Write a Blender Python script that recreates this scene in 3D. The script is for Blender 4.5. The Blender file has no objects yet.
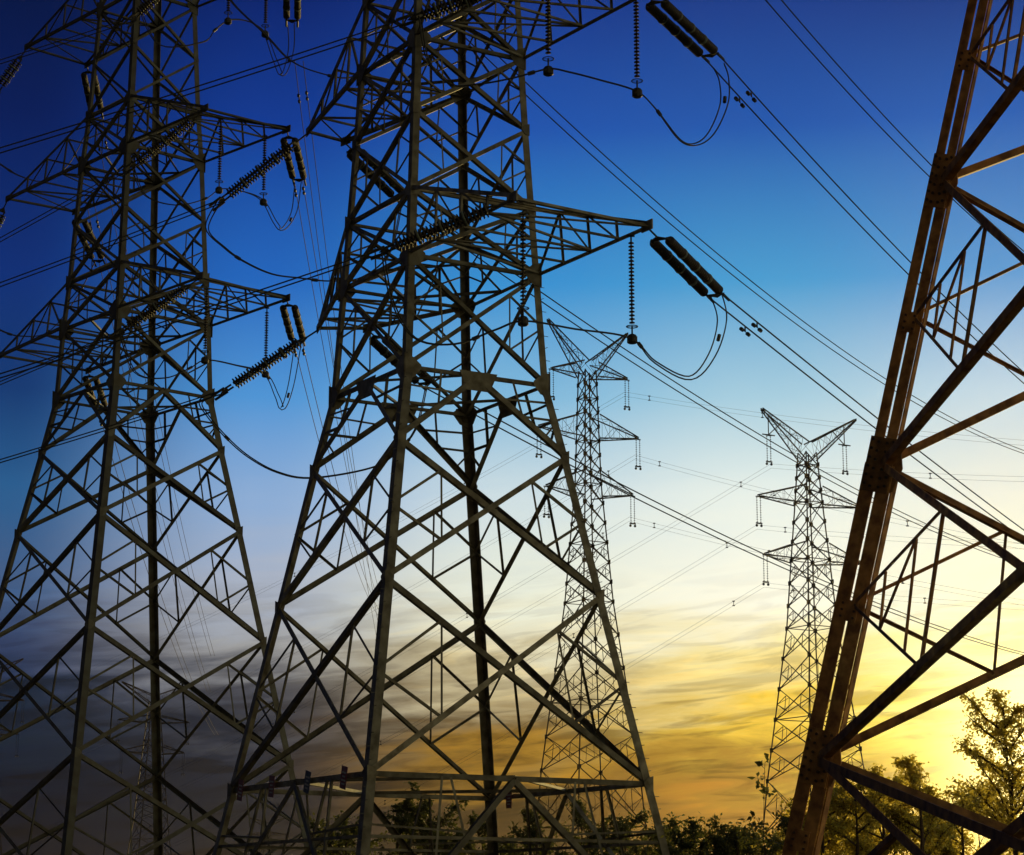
import bpy, math, random
from mathutils import Vector, Matrix
random.seed(7)
R = math.radians
S = bpy.context.scene
COL = S.collection

# ------------------------------------------------------------------ camera
cd = bpy.data.cameras.new('camera'); cam = bpy.data.objects.new('camera', cd); COL.objects.link(cam)
cam.location = (0, 0, 1.6); cam.rotation_euler = (R(90 + 12.376), 0, 0)
cd.sensor_width = 36; cd.lens = 36 * 2272.21 / 1024; cd.clip_start = .1; cd.clip_end = 6000
S.camera = cam
S.render.resolution_x = 1024; S.render.resolution_y = 855
S.view_settings.view_transform = 'Standard'; S.view_settings.look = 'None'
S.view_settings.exposure = 0; S.view_settings.gamma = 1; S.view_settings.use_curve_mapping = False

# ------------------------------------------------------------------ sky
SUN_AZ, SUN_EL = 15.6, 4.7       # the sun stands low, just outside the frame on the right
W = bpy.data.worlds.new('World'); S.world = W; W.use_nodes = True
nt = W.node_tree; nt.nodes.clear()
def lin(c):
    return tuple((v / 255 / 12.92 if v <= 10 else ((v / 255 + .055) / 1.055) ** 2.4) for v in c) + (1,)
def N(t, **k):
    n = nt.nodes.new(t)
    for a, v in k.items(): setattr(n, a, v)
    return n
def L(a, b): nt.links.new(a, b)
def M(op, a, b=None, c=None, clamp=False):
    n = N('ShaderNodeMath', operation=op); n.use_clamp = clamp
    for i, v in enumerate((a, b, c)):
        if v is None: continue
        if isinstance(v, (int, float)): n.inputs[i].default_value = v
        else: L(v, n.inputs[i])
    return n.outputs[0]
def mixc(f, a, b, mode='MIX'):
    n = N('ShaderNodeMix', data_type='RGBA', blend_type=mode)
    for s, v in ((n.inputs[0], f), (n.inputs[6], a), (n.inputs[7], b)):
        if isinstance(v, (int, float, tuple)): s.default_value = v
        else: L(v, s)
    return n.outputs[2]
tc = N('ShaderNodeTexCoord'); sep = N('ShaderNodeSeparateXYZ'); L(tc.outputs['Generated'], sep.inputs[0])
X, Y, Z = sep.outputs
az = M('MULTIPLY', M('ARCTAN2', X, Y), 57.29578)          # compass bearing from the view, degrees
el = M('MULTIPLY', M('ARCSINE', Z), 57.29578)             # elevation, degrees
# cloud streaks: noise stretched along the horizon
cmb = N('ShaderNodeCombineXYZ'); L(M('MULTIPLY', az, .20), cmb.inputs[0]); L(M('ADD', M('MULTIPLY', el, 1.25), M('MULTIPLY', az, -.10)), cmb.inputs[1])
nz = N('ShaderNodeTexNoise'); nz.inputs['Scale'].default_value = 1.0; nz.inputs['Detail'].default_value = 7; nz.inputs['Roughness'].default_value = .58
nz.inputs['Distortion'].default_value = .6; L(cmb.outputs[0], nz.inputs['Vector'])
cmb2 = N('ShaderNodeCombineXYZ'); L(M('MULTIPLY', az, .38), cmb2.inputs[0]); L(M('ADD', M('MULTIPLY', el, 2.6), M('MULTIPLY', az, -.22)), cmb2.inputs[1])
nz2 = N('ShaderNodeTexNoise'); nz2.inputs['Scale'].default_value = 1.0; nz2.inputs['Detail'].default_value = 8; nz2.inputs['Distortion'].default_value = .8; L(cmb2.outputs[0], nz2.inputs['Vector'])
low = N('ShaderNodeMapRange'); low.inputs[1].default_value = 12; low.inputs[2].default_value = 5.5; low.clamp = True; L(el, low.inputs[0])
wob = M('MULTIPLY', M('SUBTRACT', nz.outputs[0], .5), 4.6)
elw = M('ADD', el, M('MULTIPLY', wob, low.outputs[0]))
fac = M('DIVIDE', M('ADD', elw, 6), 40, clamp=True)       # ramp runs from -6 to +34 degrees
def ypos(y):
    e = 12.376 + math.degrees(math.atan((427.5 - y) / 2272.21)); return (e + 6) / 40
def ramp(stops):
    r = N('ShaderNodeValToRGB'); cr = r.color_ramp
    st = sorted([(ypos(y), lin(c)) for y, c in stops])
    cr.elements[0].position, cr.elements[0].color = st[0]; cr.elements[1].position, cr.elements[1].color = st[-1]
    for p, c in st[1:-1]:
        e = cr.elements.new(p); e.color = c
    L(fac, r.inputs[0]); return r.outputs[0]
SKY = [
 (-12.7, [(-330, (3, 9, 30)), (0, (5, 20, 64)), (130, (7, 28, 86)), (285, (13, 46, 116)), (400, (18, 56, 112)), (500, (40, 92, 142)), (600, (66, 92, 132)), (650, (46, 60, 94)), (700, (18, 34, 56)), (800, (6, 16, 34)), (900, (9, 15, 28)), (1000, (8, 10, 14))]),
 (-6.4, [(-330, (5, 16, 55)), (0, (10, 35, 106)), (130, (16, 58, 146)), (285, (34, 102, 188)), (400, (78, 148, 212)), (500, (140, 172, 212)), (580, (168, 178, 196)), (640, (156, 156, 156)), (690, (74, 76, 86)), (750, (30, 36, 50)), (900, (6, 11, 20)), (1000, (8, 9, 12))]),
 (0, [(-330, (9, 26, 80)), (0, (22, 54, 134)), (130, (31, 84, 172)), (285, (55, 144, 208)), (400, (128, 184, 218)), (500, (206, 222, 226)), (600, (236, 238, 216)), (660, (216, 202, 158)), (725, (136, 114, 74)), (765, (160, 118, 36)), (805, (70, 50, 24)), (900, (38, 24, 16)), (1000, (12, 9, 7))]),
 (6.4, [(-330, (12, 30, 84)), (0, (28, 60, 136)), (130, (35, 88, 172)), (285, (72, 156, 208)), (400, (164, 204, 222)), (500, (230, 239, 232)), (600, (252, 250, 228)), (660, (248, 230, 158)), (725, (236, 194, 62)), (765, (166, 126, 38)), (805, (176, 124, 38)), (900, (90, 58, 20)), (1000, (30, 20, 10))]),
 (12.7, [(-330, (14, 30, 78)), (0, (32, 58, 128)), (130, (46, 96, 176)), (285, (94, 154, 208)), (400, (192, 214, 226)), (500, (236, 237, 222)), (600, (252, 250, 214)), (665, (255, 250, 172)), (730, (255, 240, 96)), (790, (246, 205, 52)), (900, (180, 120, 26)), (1000, (60, 42, 18))]),
]
cols = [ramp(s) for _, s in SKY]
c = cols[0]
for i in range(1, 5):
    mr = N('ShaderNodeMapRange', interpolation_type='SMOOTHSTEP'); mr.inputs[1].default_value = SKY[i - 1][0]; mr.inputs[2].default_value = SKY[i][0]; L(az, mr.inputs[0])
    c = mixc(mr.outputs[0], c, cols[i])
# darker cloud bodies low over the horizon
cl = N('ShaderNodeMapRange', interpolation_type='SMOOTHSTEP'); cl.inputs[1].default_value = .47; cl.inputs[2].default_value = .62; L(nz2.outputs[0], cl.inputs[0])
band = N('ShaderNodeMapRange'); band.inputs[1].default_value = 9; band.inputs[2].default_value = 4.5; L(el, band.inputs[0])
c = mixc(M('MULTIPLY', M('MULTIPLY', cl.outputs[0], band.outputs[0]), .80), c, mixc(1.0, c, (.43, .41, .42, 1), 'MULTIPLY'))
# and thin brighter breaks between them, lit from beyond
br = N('ShaderNodeMapRange', interpolation_type='SMOOTHSTEP'); br.inputs[1].default_value = .44; br.inputs[2].default_value = .30; L(nz2.outputs[0], br.inputs[0])
c = mixc(M('MULTIPLY', M('MULTIPLY', br.outputs[0], band.outputs[0]), .7), c, mixc(1.0, c, (1.35, 1.25, 1.0, 1), 'MULTIPLY'))
# the glare around the setting sun, just outside the frame on the right
def glow(azc, elc, sa, se):
    a = M('DIVIDE', M('SUBTRACT', az, azc), sa); b = M('DIVIDE', M('SUBTRACT', el, elc), se)
    return M('EXPONENT', M('MULTIPLY', M('ADD', M('MULTIPLY', a, a), M('MULTIPLY', b, b)), -1))
c = mixc(M('MULTIPLY', glow(13.2, 4.1, 2.3, 2.1), .95), c, (2.3, 1.95, .80, 1))
# unseen sky behind the camera: warm fill added on the right to light steel
bk = N('ShaderNodeMapRange', interpolation_type='SMOOTHSTEP'); bk.inputs[1].default_value = .75; bk.inputs[2].default_value = .1; L(Y, bk.inputs[0])
wr = N('ShaderNodeMapRange', interpolation_type='SMOOTHSTEP'); wr.inputs[1].default_value = -.15; wr.inputs[2].default_value = .75; L(X, wr.inputs[0])
rear = mixc(M('MULTIPLY', M('ADD', el, 5), .022, clamp=True), mixc(wr.outputs[0], (.075, .055, .035, 1), (1.15, .90, .42, 1)), mixc(wr.outputs[0], (.008, .013, .018, 1), (.07, .12, .12, 1)))
c = mixc(bk.outputs[0], c, rear)
st = N('ShaderNodeTexSky', sky_type='NISHITA'); st.sun_disc = False; st.sun_elevation = R(SUN_EL); st.sun_rotation = R(SUN_AZ)
bg1 = N('ShaderNodeBackground'); bg1.inputs[1].default_value = 1; L(c, bg1.inputs[0])
out = N('ShaderNodeOutputWorld'); L(bg1.outputs[0], out.inputs[0])
# the Nishita sky adds its faint blue on top, at low strength
bg2 = N('ShaderNodeBackground'); bg2.inputs[1].default_value = .0007; L(st.outputs[0], bg2.inputs[0])
ad = N('ShaderNodeAddShader'); L(bg1.outputs[0], ad.inputs[0]); L(bg2.outputs[0], ad.inputs[1]); L(ad.outputs[0], out.inputs[0])

# ------------------------------------------------------------------ sun
sd = bpy.data.lights.new('sun', 'SUN'); sd.energy = 3.0; sd.angle = R(.5); sd.color = (1, .70, .22)
sun = bpy.data.objects.new('sun', sd); COL.objects.link(sun)
SA = R(SUN_AZ)                        # bearing of the sun from +Y, clockwise
sdir = Vector((math.sin(SA) * math.cos(R(SUN_EL)), math.cos(SA) * math.cos(R(SUN_EL)), math.sin(R(SUN_EL))))
sun.rotation_euler = sdir.to_track_quat('Z', 'Y').to_euler()
CENTRE = {'x': -2.615, 'y': 78.343, 'rot': -0.2498, 'z': [6.23, 12.62, 17.49, 20.08, 24.11, 26.56, 29.56, 32.29], 'w': [7.503, 5.894, 4.697, 4.0, 3.701, 3.521, 3.3, 3.144]}
LEFT = {'x': -18.847,
 'y': 110.106,
 'rot': -0.0673,
 'z': [9.16, 15.07, 20.51, 24.54, 27.21, 30.86, 33.28, 39.48, 42.08, 47.92],
 'w': [8.382, 6.938, 5.631, 4.624, 4.0, 3.803, 3.588, 3.195, 2.947, 2.575]}
LINES = {'U': {'s': (4.5, 71.7), 'phi': 1.107, 'a': 32.751, 'b': -0.09745, 'c': 0.000817, 't1': 150},
 'A': {'s': (4.49, 71.86), 'phi': 1.107, 'a': 23.673, 'b': -0.06288, 'c': 0.000305, 't1': 150},
 'B': {'s': (-6.0, 86.6), 'phi': 1.107, 'a': 41.356, 'b': -0.13066, 'c': 0.001065, 't1': 150},
 'C': {'s': (-6.7, 86.6), 'phi': 1.107, 'a': 31.734, 'b': -0.08552, 'c': 0.000681, 't1': 150},
 'D': {'s': (-5.57, 85.0), 'phi': 1.107, 'a': 23.254, 'b': -0.06266, 'c': 0.000511, 't1': 150},
 'T': {'s': (4.0, 72.2), 'phi': 1.107, 'a': 38.87, 'b': -0.09534, 'c': 0.0014, 't1': 120},
 'LQ2low': {'s': (0.03, 68.9), 'phi': 3.017, 'a': 23.912, 'b': -0.32366, 'c': 0.0012, 't1': 60},
 'LP1mid': {'s': (-8.08, 85.44), 'phi': 3.017, 'a': 30.863, 'b': -0.36848, 'c': 0.0012, 't1': 60},
 'LP1low': {'s': (-7.5, 85.0), 'phi': 3.017, 'a': 22.873, 'b': -0.30469, 'c': 0.0012, 't1': 60},
 'LQ2mid': {'s': (-0.23, 71.0), 'phi': 3.017, 'a': 32.249, 'b': -0.31045, 'c': 0.0012, 't1': 60},
 'LTlow': {'s': (-14.42, 101.1), 'phi': 3.017, 'a': 29.921, 'b': -0.41616, 'c': 0.0012, 't1': 60},
 'LTmid': {'s': (-14.59, 102.2), 'phi': 3.017, 'a': 38.71, 'b': -0.55413, 'c': 0.0012, 't1': 60},
 'LTtop': {'s': (-14.6, 102.2), 'phi': 3.017, 'a': 45.364, 'b': -0.30345, 'c': 0.0012, 't1': 60},
 'FtopR': {'s': (-10.9, 105.1), 'phi': 1.597, 'a': 46.355, 'b': -0.1527, 'c': 0.0004, 't1': 260},
 'FmidR': {'s': (-10.97, 105.15), 'phi': 1.597, 'a': 40.399, 'b': -0.07954, 'c': 0.0004, 't1': 260},
 'FlowR': {'s': (-10.77, 104.88), 'phi': 1.597, 'a': 31.093, 'b': -0.03043, 'c': 0.0004, 't1': 260},
 'FtopL': {'s': (-23.43, 118.1), 'phi': 1.65, 'a': 48.301, 'b': -0.16386, 'c': 0.0004, 't1': 260},
 'FmidL': {'s': (-23.76, 118.2), 'phi': 1.65, 'a': 43.411, 'b': -0.15931, 'c': 0.0004, 't1': 260},
 'FlowL': {'s': (-22.9, 119.3), 'phi': 1.65, 'a': 31.368, 'b': -0.112, 'c': 0.0004, 't1': 260},
 'B1r': {'s': (10.85, 212.415), 'phi': -1.0123, 'a': 51.503, 'b': -0.30296, 'c': 0.0006, 't1': 75},
 'B1l': {'s': (10.85, 212.415), 'phi': 2.1293, 'a': 51.503, 'b': -0.142, 'c': 0.0003, 't1': 150},
 'B2r': {'s': (11.77, 212.99), 'phi': -1.0123, 'a': 45.446, 'b': -0.34151, 'c': 0.0006, 't1': 75},
 'B2l': {'s': (11.77, 212.99), 'phi': 2.1293, 'a': 45.446, 'b': -0.18156, 'c': 0.0003, 't1': 150},
 'B3r': {'s': (11.157, 212.607), 'phi': -1.0123, 'a': 39.357, 'b': -0.3055, 'c': 0.0006, 't1': 75},
 'B3l': {'s': (11.157, 212.607), 'phi': 2.1293, 'a': 39.357, 'b': -0.20213, 'c': 0.0003, 't1': 150},
 'C1r': {'s': (23.595, 202.942), 'phi': -1.0123, 'a': 42.54, 'b': -0.22351, 'c': 0.0006, 't1': 75},
 'C1l': {'s': (23.595, 202.942), 'phi': 2.1293, 'a': 42.54, 'b': -0.21258, 'c': 0.0003, 't1': 150},
 'C2r': {'s': (22.087, 202.0), 'phi': -1.0123, 'a': 36.741, 'b': -0.21272, 'c': 0.0006, 't1': 75},
 'C2l': {'s': (22.087, 202.0), 'phi': 2.1293, 'a': 36.741, 'b': -0.23072, 'c': 0.0003, 't1': 150},
 'C3r': {'s': (22.63, 202.34), 'phi': -1.0123, 'a': 31.519, 'b': -0.19933, 'c': 0.0006, 't1': 75},
 'C3l': {'s': (22.63, 202.34), 'phi': 2.1293, 'a': 31.519, 'b': -0.2519, 'c': 0.0003, 't1': 150}}
JUMPERS = {'centre_right_low': [(-4.103, 69.4, 22.51), (-3.805, 69.5, 20.989), (-3.077, 69.8, 19.823), (-1.815, 70.1, 19.704), (-0.544, 70.3, 20.218), (0.384, 70.35, 20.529),
                      (2.049, 71.5, 20.569), (3.902, 72.75, 20.593), (4.798, 74.0, 20.088), (6.06, 75.2, 19.826), (6.924, 76.3, 20.912), (7.353, 76.9, 22.327),
                      (7.198, 77.3, 23.384)],
 'centre_right_mid': [(-3.082, 71.4, 31.346), (-2.798, 71.3, 29.777), (-2.057, 71.2, 28.892), (-1.093, 71.1, 28.854), (0.033, 71.0, 29.026), (1.193, 71.0, 29.342),
                      (1.891, 71.1, 29.275), (2.929, 71.4, 29.11), (4.15, 71.86, 28.897), (4.84, 72.8, 28.645), (5.785, 74.3, 28.039), (6.445, 75.2, 28.212),
                      (7.05, 76.0, 28.94), (7.553, 76.6, 30.208), (7.601, 76.9, 31.229), (7.451, 77.1, 31.84)],
 'centre_left_mid': [(-11.542, 85.8, 29.633), (-12.051, 86.0, 28.541), (-11.37, 86.4, 27.839), (-10.612, 86.8, 27.381), (-9.593, 87.4, 27.06), (-8.529, 88.0, 27.067),
                     (-7.37, 88.6, 27.115), (-6.118, 89.2, 27.457), (-5.033, 90.0, 28.76), (-4.601, 90.8, 31.267)],
 'centre_left_low': [(-11.197, 85.4, 21.742), (-12.012, 85.5, 21.409), (-11.738, 85.6, 20.838), (-11.007, 85.8, 20.012), (-10.162, 86.0, 19.304), (-9.099, 86.3, 18.773),
                     (-7.862, 86.8, 18.634), (-5.85, 87.5, 19.092), (-4.823, 88.0, 19.675), (-3.871, 88.6, 20.939), (-3.431, 89.2, 22.97)],
 'centre_left_top': [(-12.012, 85.8, 39.371), (-11.341, 86.2, 38.159), (-10.042, 86.8, 37.024), (-9.074, 87.5, 36.179), (-7.901, 88.2, 35.888), (-6.641, 89.0, 36.023),
                     (-5.54, 89.8, 37.311), (-4.852, 90.6, 39.889)],
 'left_right_low': [(-18.114, 101.6, 28.459), (-17.42, 102.0, 26.607), (-16.103, 102.5, 26.443), (-15.03, 103.0, 27.044), (-14.322, 103.2, 27.479),
                    (-13.122, 104.5, 27.561), (-11.892, 106.3, 27.562), (-11.417, 107.5, 26.755), (-11.196, 108.3, 26.34), (-10.899, 109.0, 27.663),
                    (-10.674, 109.8, 30.008)],
 'left_right_mid': [(-17.99, 102.7, 36.795), (-17.423, 103.0, 35.502), (-16.03, 103.3, 35.102), (-14.654, 103.6, 35.499), (-13.944, 103.9, 36.099),
                    (-12.913, 104.9, 36.279), (-12.147, 105.9, 36.15), (-11.657, 107.0, 35.427), (-11.361, 108.0, 35.381), (-10.974, 109.4, 36.712),
                    (-10.864, 110.0, 38.497)],
 'left_right_top': [(-17.937, 102.7, 44.745), (-16.962, 103.0, 43.072), (-14.982, 103.6, 43.468), (-14.445, 103.8, 44.169), (-13.756, 104.0, 44.771),
                    (-12.888, 104.9, 45.04), (-12.251, 105.9, 44.819), (-11.846, 107.0, 43.885), (-11.536, 108.0, 43.478), (-11.306, 109.4, 45.377),
                    (-11.397, 110.0, 47.042)],
 'left_left_mid': [(-28.571, 116.0, 42.311), (-27.577, 116.5, 41.694), (-26.628, 117.2, 41.252), (-25.435, 118.0, 41.237), (-24.528, 119.5, 42.668),
                   (-23.956, 121.0, 44.952)],
 'left_left_low': [(-28.103, 116.0, 32.976), (-27.131, 116.5, 32.453), (-26.213, 117.2, 32.308), (-24.899, 118.0, 32.739), (-23.823, 119.5, 34.938),
                   (-23.104, 121.0, 37.538)]}
HANG = {'centre_low_outer': ((3.974, 72.747, 24.11), 20.661),
 'centre_low_inner': ((0.356, 70.347, 24.11), 20.627),
 'centre_mid_outer': ((4.189, 71.859, 32.293), 28.932),
 'centre_mid_inner': ((1.203, 71.023, 32.293), 29.386),
 'left_low_outer': ((-11.874, 106.32, 30.859), 27.666),
 'left_low_inner': ((-14.341, 102.958, 30.859), 27.515),
 'left_mid_outer': ((-12.123, 105.866, 39.478), 36.189),
 'left_mid_inner': ((-14.034, 103.878, 39.478), 36.142),
 'left_top_outer': ((-12.026, 104.022, 47.918), 44.157),
 'left_top_inner': ((-13.7, 102.852, 47.918), 44.346)}
STRINGS = {'A': ((4.49, 71.86, 24.11), (7.219, 77.316, 23.301)),
 'D': ((-5.57, 85.0, 24.11), (-3.423, 89.293, 22.965)),
 'U': ((4.5, 71.7, 32.293), (7.184, 77.066, 32.196)),
 'C': ((-6.7, 86.6, 32.293), (-4.597, 90.803, 31.347)),
 'T': ((4.0, 72.2, 40.5), (7.131, 78.461, 38.271)),
 'B': ((-6, 86.6, 40.5), (-3.763, 91.072, 40.729)),
 'LQ2low': ((0.03, 68.9, 24.11), (-4.137, 69.422, 22.574)),
 'LQ2mid': ((-0.23, 71.02, 32.293), (-3.405, 71.398, 31.268)),
 'LP1mid': ((-8.08, 85.44, 32.293), (-11.553, 85.875, 29.588)),
 'LP1low': ((-7.5, 85.0, 24.11), (-11.171, 85.46, 21.762)),
 'LTlow': ((-14.42, 101.1, 30.859), (-18.091, 101.56, 28.398)),
 'LTmid': ((-14.59, 102.2, 39.478), (-18.063, 102.635, 36.785)),
 'LTtop': ((-14.6, 102.2, 47.918), (-18.271, 102.66, 44.258)),
 'FlowR': ((-10.77, 104.88, 30.859), (-10.675, 109.8, 30.06)),
 'FmidR': ((-10.97, 105.15, 39.478), (-10.814, 110.0, 38.55)),
 'FtopR': ((-10.9, 105.1, 47.918), (-11.348, 110.0, 47.151)),
 'FlowL': ((-22.9, 119.3, 30.859), (-23.043, 124.2, 29.972)),
 'FmidL': ((-23.76, 118.2, 39.478), (-23.26, 123.0, 38.132)),
 'FtopL': ((-23.43, 118.1, 47.918), (-23.717, 123.0, 46.933)),
 'LTP1mid': ((-26.92, 115.9, 39.478), (-27.92, 116.5, 37.704)),
 'LTP1top': ((-26.2, 115.5, 47.918), (-27.872, 116.0, 45.607))}
NEAR = {'x': 11.188,
 'y': 30.0,
 'rot': -0.576,
 'a': 8.537,
 'b': 0.269,
 'z1': [4.064, 8.403, 12.687, 16.377],
 'z2': [4.013, 6.986, 11.15, 14.663],
 'z3': [3.887, 8.848, 12.697, 15.76]}
CTIPS = {'low': [(4.49, 71.86), (0.03, 68.89), (-5.57, 85.0), (-7.5, 85.0)],
 'mid': [(4.5, 71.7), (-0.23, 71.02), (-6.7, 86.6), (-8.08, 85.44)],
 'top': [(4.0, 72.2), (-0.23, 71.02), (-6.0, 86.6), (-8, 85.4)]}
LTIPS = {'low': [(-10.77, 104.88), (-14.42, 101.1), (-22.92, 119.34), (-26.95, 116.03)],
 'mid': [(-10.97, 105.15), (-14.59, 102.23), (-23.76, 118.19), (-26.92, 115.93)],
 'top': [(-10.9, 105.1), (-14.6, 102.2), (-23.43, 118.09), (-26.19, 115.46)]}
# ------------------------------------------------------------------ materials
def mat(name, col, rough=.6, metal=0., var=.25, scale=3., bump=0., col2=None, trans=0.):
    m = bpy.data.materials.new(name); m.use_nodes = True; t = m.node_tree; b = t.nodes['Principled BSDF']
    b.inputs['Roughness'].default_value = rough; b.inputs['Metallic'].default_value = metal
    tcn = t.nodes.new('ShaderNodeTexCoord'); n = t.nodes.new('ShaderNodeTexNoise'); n.inputs['Scale'].default_value = scale; n.inputs['Detail'].default_value = 6
    t.links.new(tcn.outputs['Object'], n.inputs['Vector'])
    r = t.nodes.new('ShaderNodeValToRGB'); d = col2 or tuple(v * (1 - var) for v in col)
    r.color_ramp.elements[0].position = .35; r.color_ramp.elements[1].position = .68
    r.color_ramp.elements[0].color = tuple(d) + (1,); r.color_ramp.elements[1].color = tuple(col) + (1,)
    t.links.new(n.outputs[0], r.inputs[0]); 
    if name.endswith('steel'):      # each bar has weathered a little differently
        oi = t.nodes.new('ShaderNodeObjectInfo'); mr = t.nodes.new('ShaderNodeMapRange'); mr.inputs[3].default_value = .4; mr.inputs[4].default_value = 1.2; t.links.new(oi.outputs['Random'], mr.inputs[0])
        mu = t.nodes.new('ShaderNodeMix'); mu.data_type = 'RGBA'; mu.blend_type = 'MULTIPLY'; mu.inputs[0].default_value = 1
        t.links.new(r.outputs[0], mu.inputs[6]); t.links.new(mr.outputs[0], mu.inputs[7]); t.links.new(mu.outputs[2], b.inputs['Base Color'])
    else: t.links.new(r.outputs[0], b.inputs['Base Color'])
    if bump:
        bp_ = t.nodes.new('ShaderNodeBump'); bp_.inputs['Strength'].default_value = bump; n2 = t.nodes.new('ShaderNodeTexNoise'); n2.inputs['Scale'].default_value = scale * 8
        t.links.new(tcn.outputs['Object'], n2.inputs['Vector']); t.links.new(n2.outputs[0], bp_.inputs['Height']); t.links.new(bp_.outputs[0], b.inputs['Normal'])
    return m
MT = {}
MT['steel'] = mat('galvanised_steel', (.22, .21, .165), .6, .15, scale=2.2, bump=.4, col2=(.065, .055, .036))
MT['steel_dim'] = mat('darker_steel', (.115, .125, .11), .6, .15, scale=2, bump=.3, col2=(.06, .05, .035))  # darker copy of the galvanised steel
MT['amber'] = mat('glare_brown_steel', (.50, .25, .075), .75, .0, scale=5, bump=.7, col2=(.17, .075, .028))  # warm glare on the near pylon put into a brown base colour
MT['far_steel'] = mat('distant_steel', (.07, .045, .03), .7, .1, scale=1)
MT['bolt'] = mat('bolt_steel', (.09, .05, .03), .5, .3)
MT['porcelain'] = mat('brown_porcelain', (.022, .014, .012), .7, 0, scale=5)
MT['cap'] = mat('pale_insulator_cap', (.14, .18, .17), .7, 0)
MT['fitting'] = mat('dark_fitting', (.03, .03, .03), .7, .1)
MT['cable'] = mat('aluminium_cable', (.035, .035, .038), .85, .0)
MT['far_cable'] = mat('thin_cable', (.035, .035, .04), .9, 0)
MT['plate_red'] = mat('red_enamel', (.16, .02, .015), .5)
MT['plate_blue'] = mat('blue_enamel', (.03, .04, .08), .5)
MT['plate_mark'] = mat('white_enamel', (.4, .4, .38), .5)
MT['bark'] = mat('bark', (.07, .045, .03), .9, 0, scale=8)
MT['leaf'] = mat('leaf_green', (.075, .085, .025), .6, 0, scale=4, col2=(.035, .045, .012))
MT['leaf_glare'] = mat('leaf_glare_gold', (.14, .12, .025), .6, 0, scale=4, col2=(.07, .065, .015))  # copy of the leaf with the golden sun glare put into its colour
MT['grass'] = mat('dry_grass_ground', (.07, .075, .03), .95, 0, scale=.4, col2=(.05, .04, .025))
for k in ('leaf', 'leaf_glare'):     # thin leaves let some light through
    t = MT[k].node_tree; b = t.nodes['Principled BSDF']; tr = t.nodes.new('ShaderNodeBsdfTranslucent'); mx = t.nodes.new('ShaderNodeMixShader'); mx.inputs[0].default_value = .6 if k == 'leaf_glare' else .4
    tr.inputs[0].default_value = (.85, .70, .10, 1) if k == 'leaf_glare' else (.12, .13, .03, 1)  # the golden glare tone is put into this copy's translucency too
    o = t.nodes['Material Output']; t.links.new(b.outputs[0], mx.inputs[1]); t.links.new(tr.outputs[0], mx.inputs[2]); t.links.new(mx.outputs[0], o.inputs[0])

# ------------------------------------------------------------------ object helpers
def thing(name, label, cat, loc, group=None):
    o = bpy.data.objects.new(name, None); COL.objects.link(o); o.location = loc; o.empty_display_size = .3
    o['label'] = label; o['category'] = cat
    if group: o['group'] = group
    return o
class MB:
    def __init__(s): s.v = []; s.f = []; s.m = []
    def add(s, vs, fs, mi=0):
        o = len(s.v); s.v += [tuple(v) for v in vs]; s.f += [tuple(i + o for i in f) for f in fs]; s.m += [mi] * len(fs)
    def build(s, name, mats, parent=None, root=None, smooth=False):
        me = bpy.data.meshes.new(name); off = Vector(root.location) if root else Vector((0, 0, 0))
        me.from_pydata([(v[0] - off.x, v[1] - off.y, v[2] - off.z) for v in s.v], [], s.f)
        for m in (mats if isinstance(mats, (list, tuple)) else [mats]): me.materials.append(m)
        if any(s.m): me.polygons.foreach_set('material_index', s.m)
        if smooth: me.polygons.foreach_set('use_smooth', [True] * len(me.polygons))
        o = bpy.data.objects.new(name, me); COL.objects.link(o)
        if parent: o.parent = parent
        return o
BOXF = [(0, 1, 3, 2), (4, 6, 7, 5), (0, 4, 5, 1), (2, 3, 7, 6), (0, 2, 6, 4), (1, 5, 7, 3)]
def bar(mb, p, q, a, wa, b, wb, a0=None, b0=None, mi=0):
    """box from p to q with half-open section a0..a0+wa along a, b0..b0+wb along b"""
    a0 = -wa / 2 if a0 is None else a0; b0 = -wb / 2 if b0 is None else b0
    vs = []
    for e in (p, q):
        for i in (0, 1):
            for j in (0, 1): vs.append(e + a * (a0 + i * wa) + b * (b0 + j * wb))
    mb.add(vs, BOXF, mi)
def angle(mb, p, q, s, t, n, flip=1, off=0.):
    """steel angle: one flange in the face plane with normal n, the other standing inwards"""
    p, q = Vector(p), Vector(q); d = (q - p)
    if d.length < 1e-4: return
    d.normalize(); n = (n - d * n.dot(d)).normalized(); v = n.cross(d).normalized() * flip
    p = p + n * off; q = q + n * off
    bar(mb, p, q, v, s, n, t, -s / 2, -t)
    bar(mb, p, q, v, t, n, s - t - .002, -s / 2, -s)
def tube(mb, pts, r, k=6, mi=0):
    pts = [Vector(p) for p in pts]; n = len(pts); rings = []
    for i, p in enumerate(pts):
        d = (pts[min(i + 1, n - 1)] - pts[max(i - 1, 0)]).normalized()
        u = d.cross(Vector((0, 0, 1))); u = u.normalized() if u.length > 1e-3 else Vector((1, 0, 0)); w = d.cross(u)
        rr = r[i] if isinstance(r, (list, tuple)) else r
        rings.append([p + (u * math.cos(2 * math.pi * j / k) + w * math.sin(2 * math.pi * j / k)) * rr for j in range(k)])
    vs = [v for g in rings for v in g]; fs = []
    for i in range(n - 1):
        for j in range(k): fs.append((i * k + j, i * k + (j + 1) % k, (i + 1) * k + (j + 1) % k, (i + 1) * k + j))
    fs.append(tuple(range(k))[::-1]); fs.append(tuple((n - 1) * k + j for j in range(k)))
    mb.add(vs, fs, mi)
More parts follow.
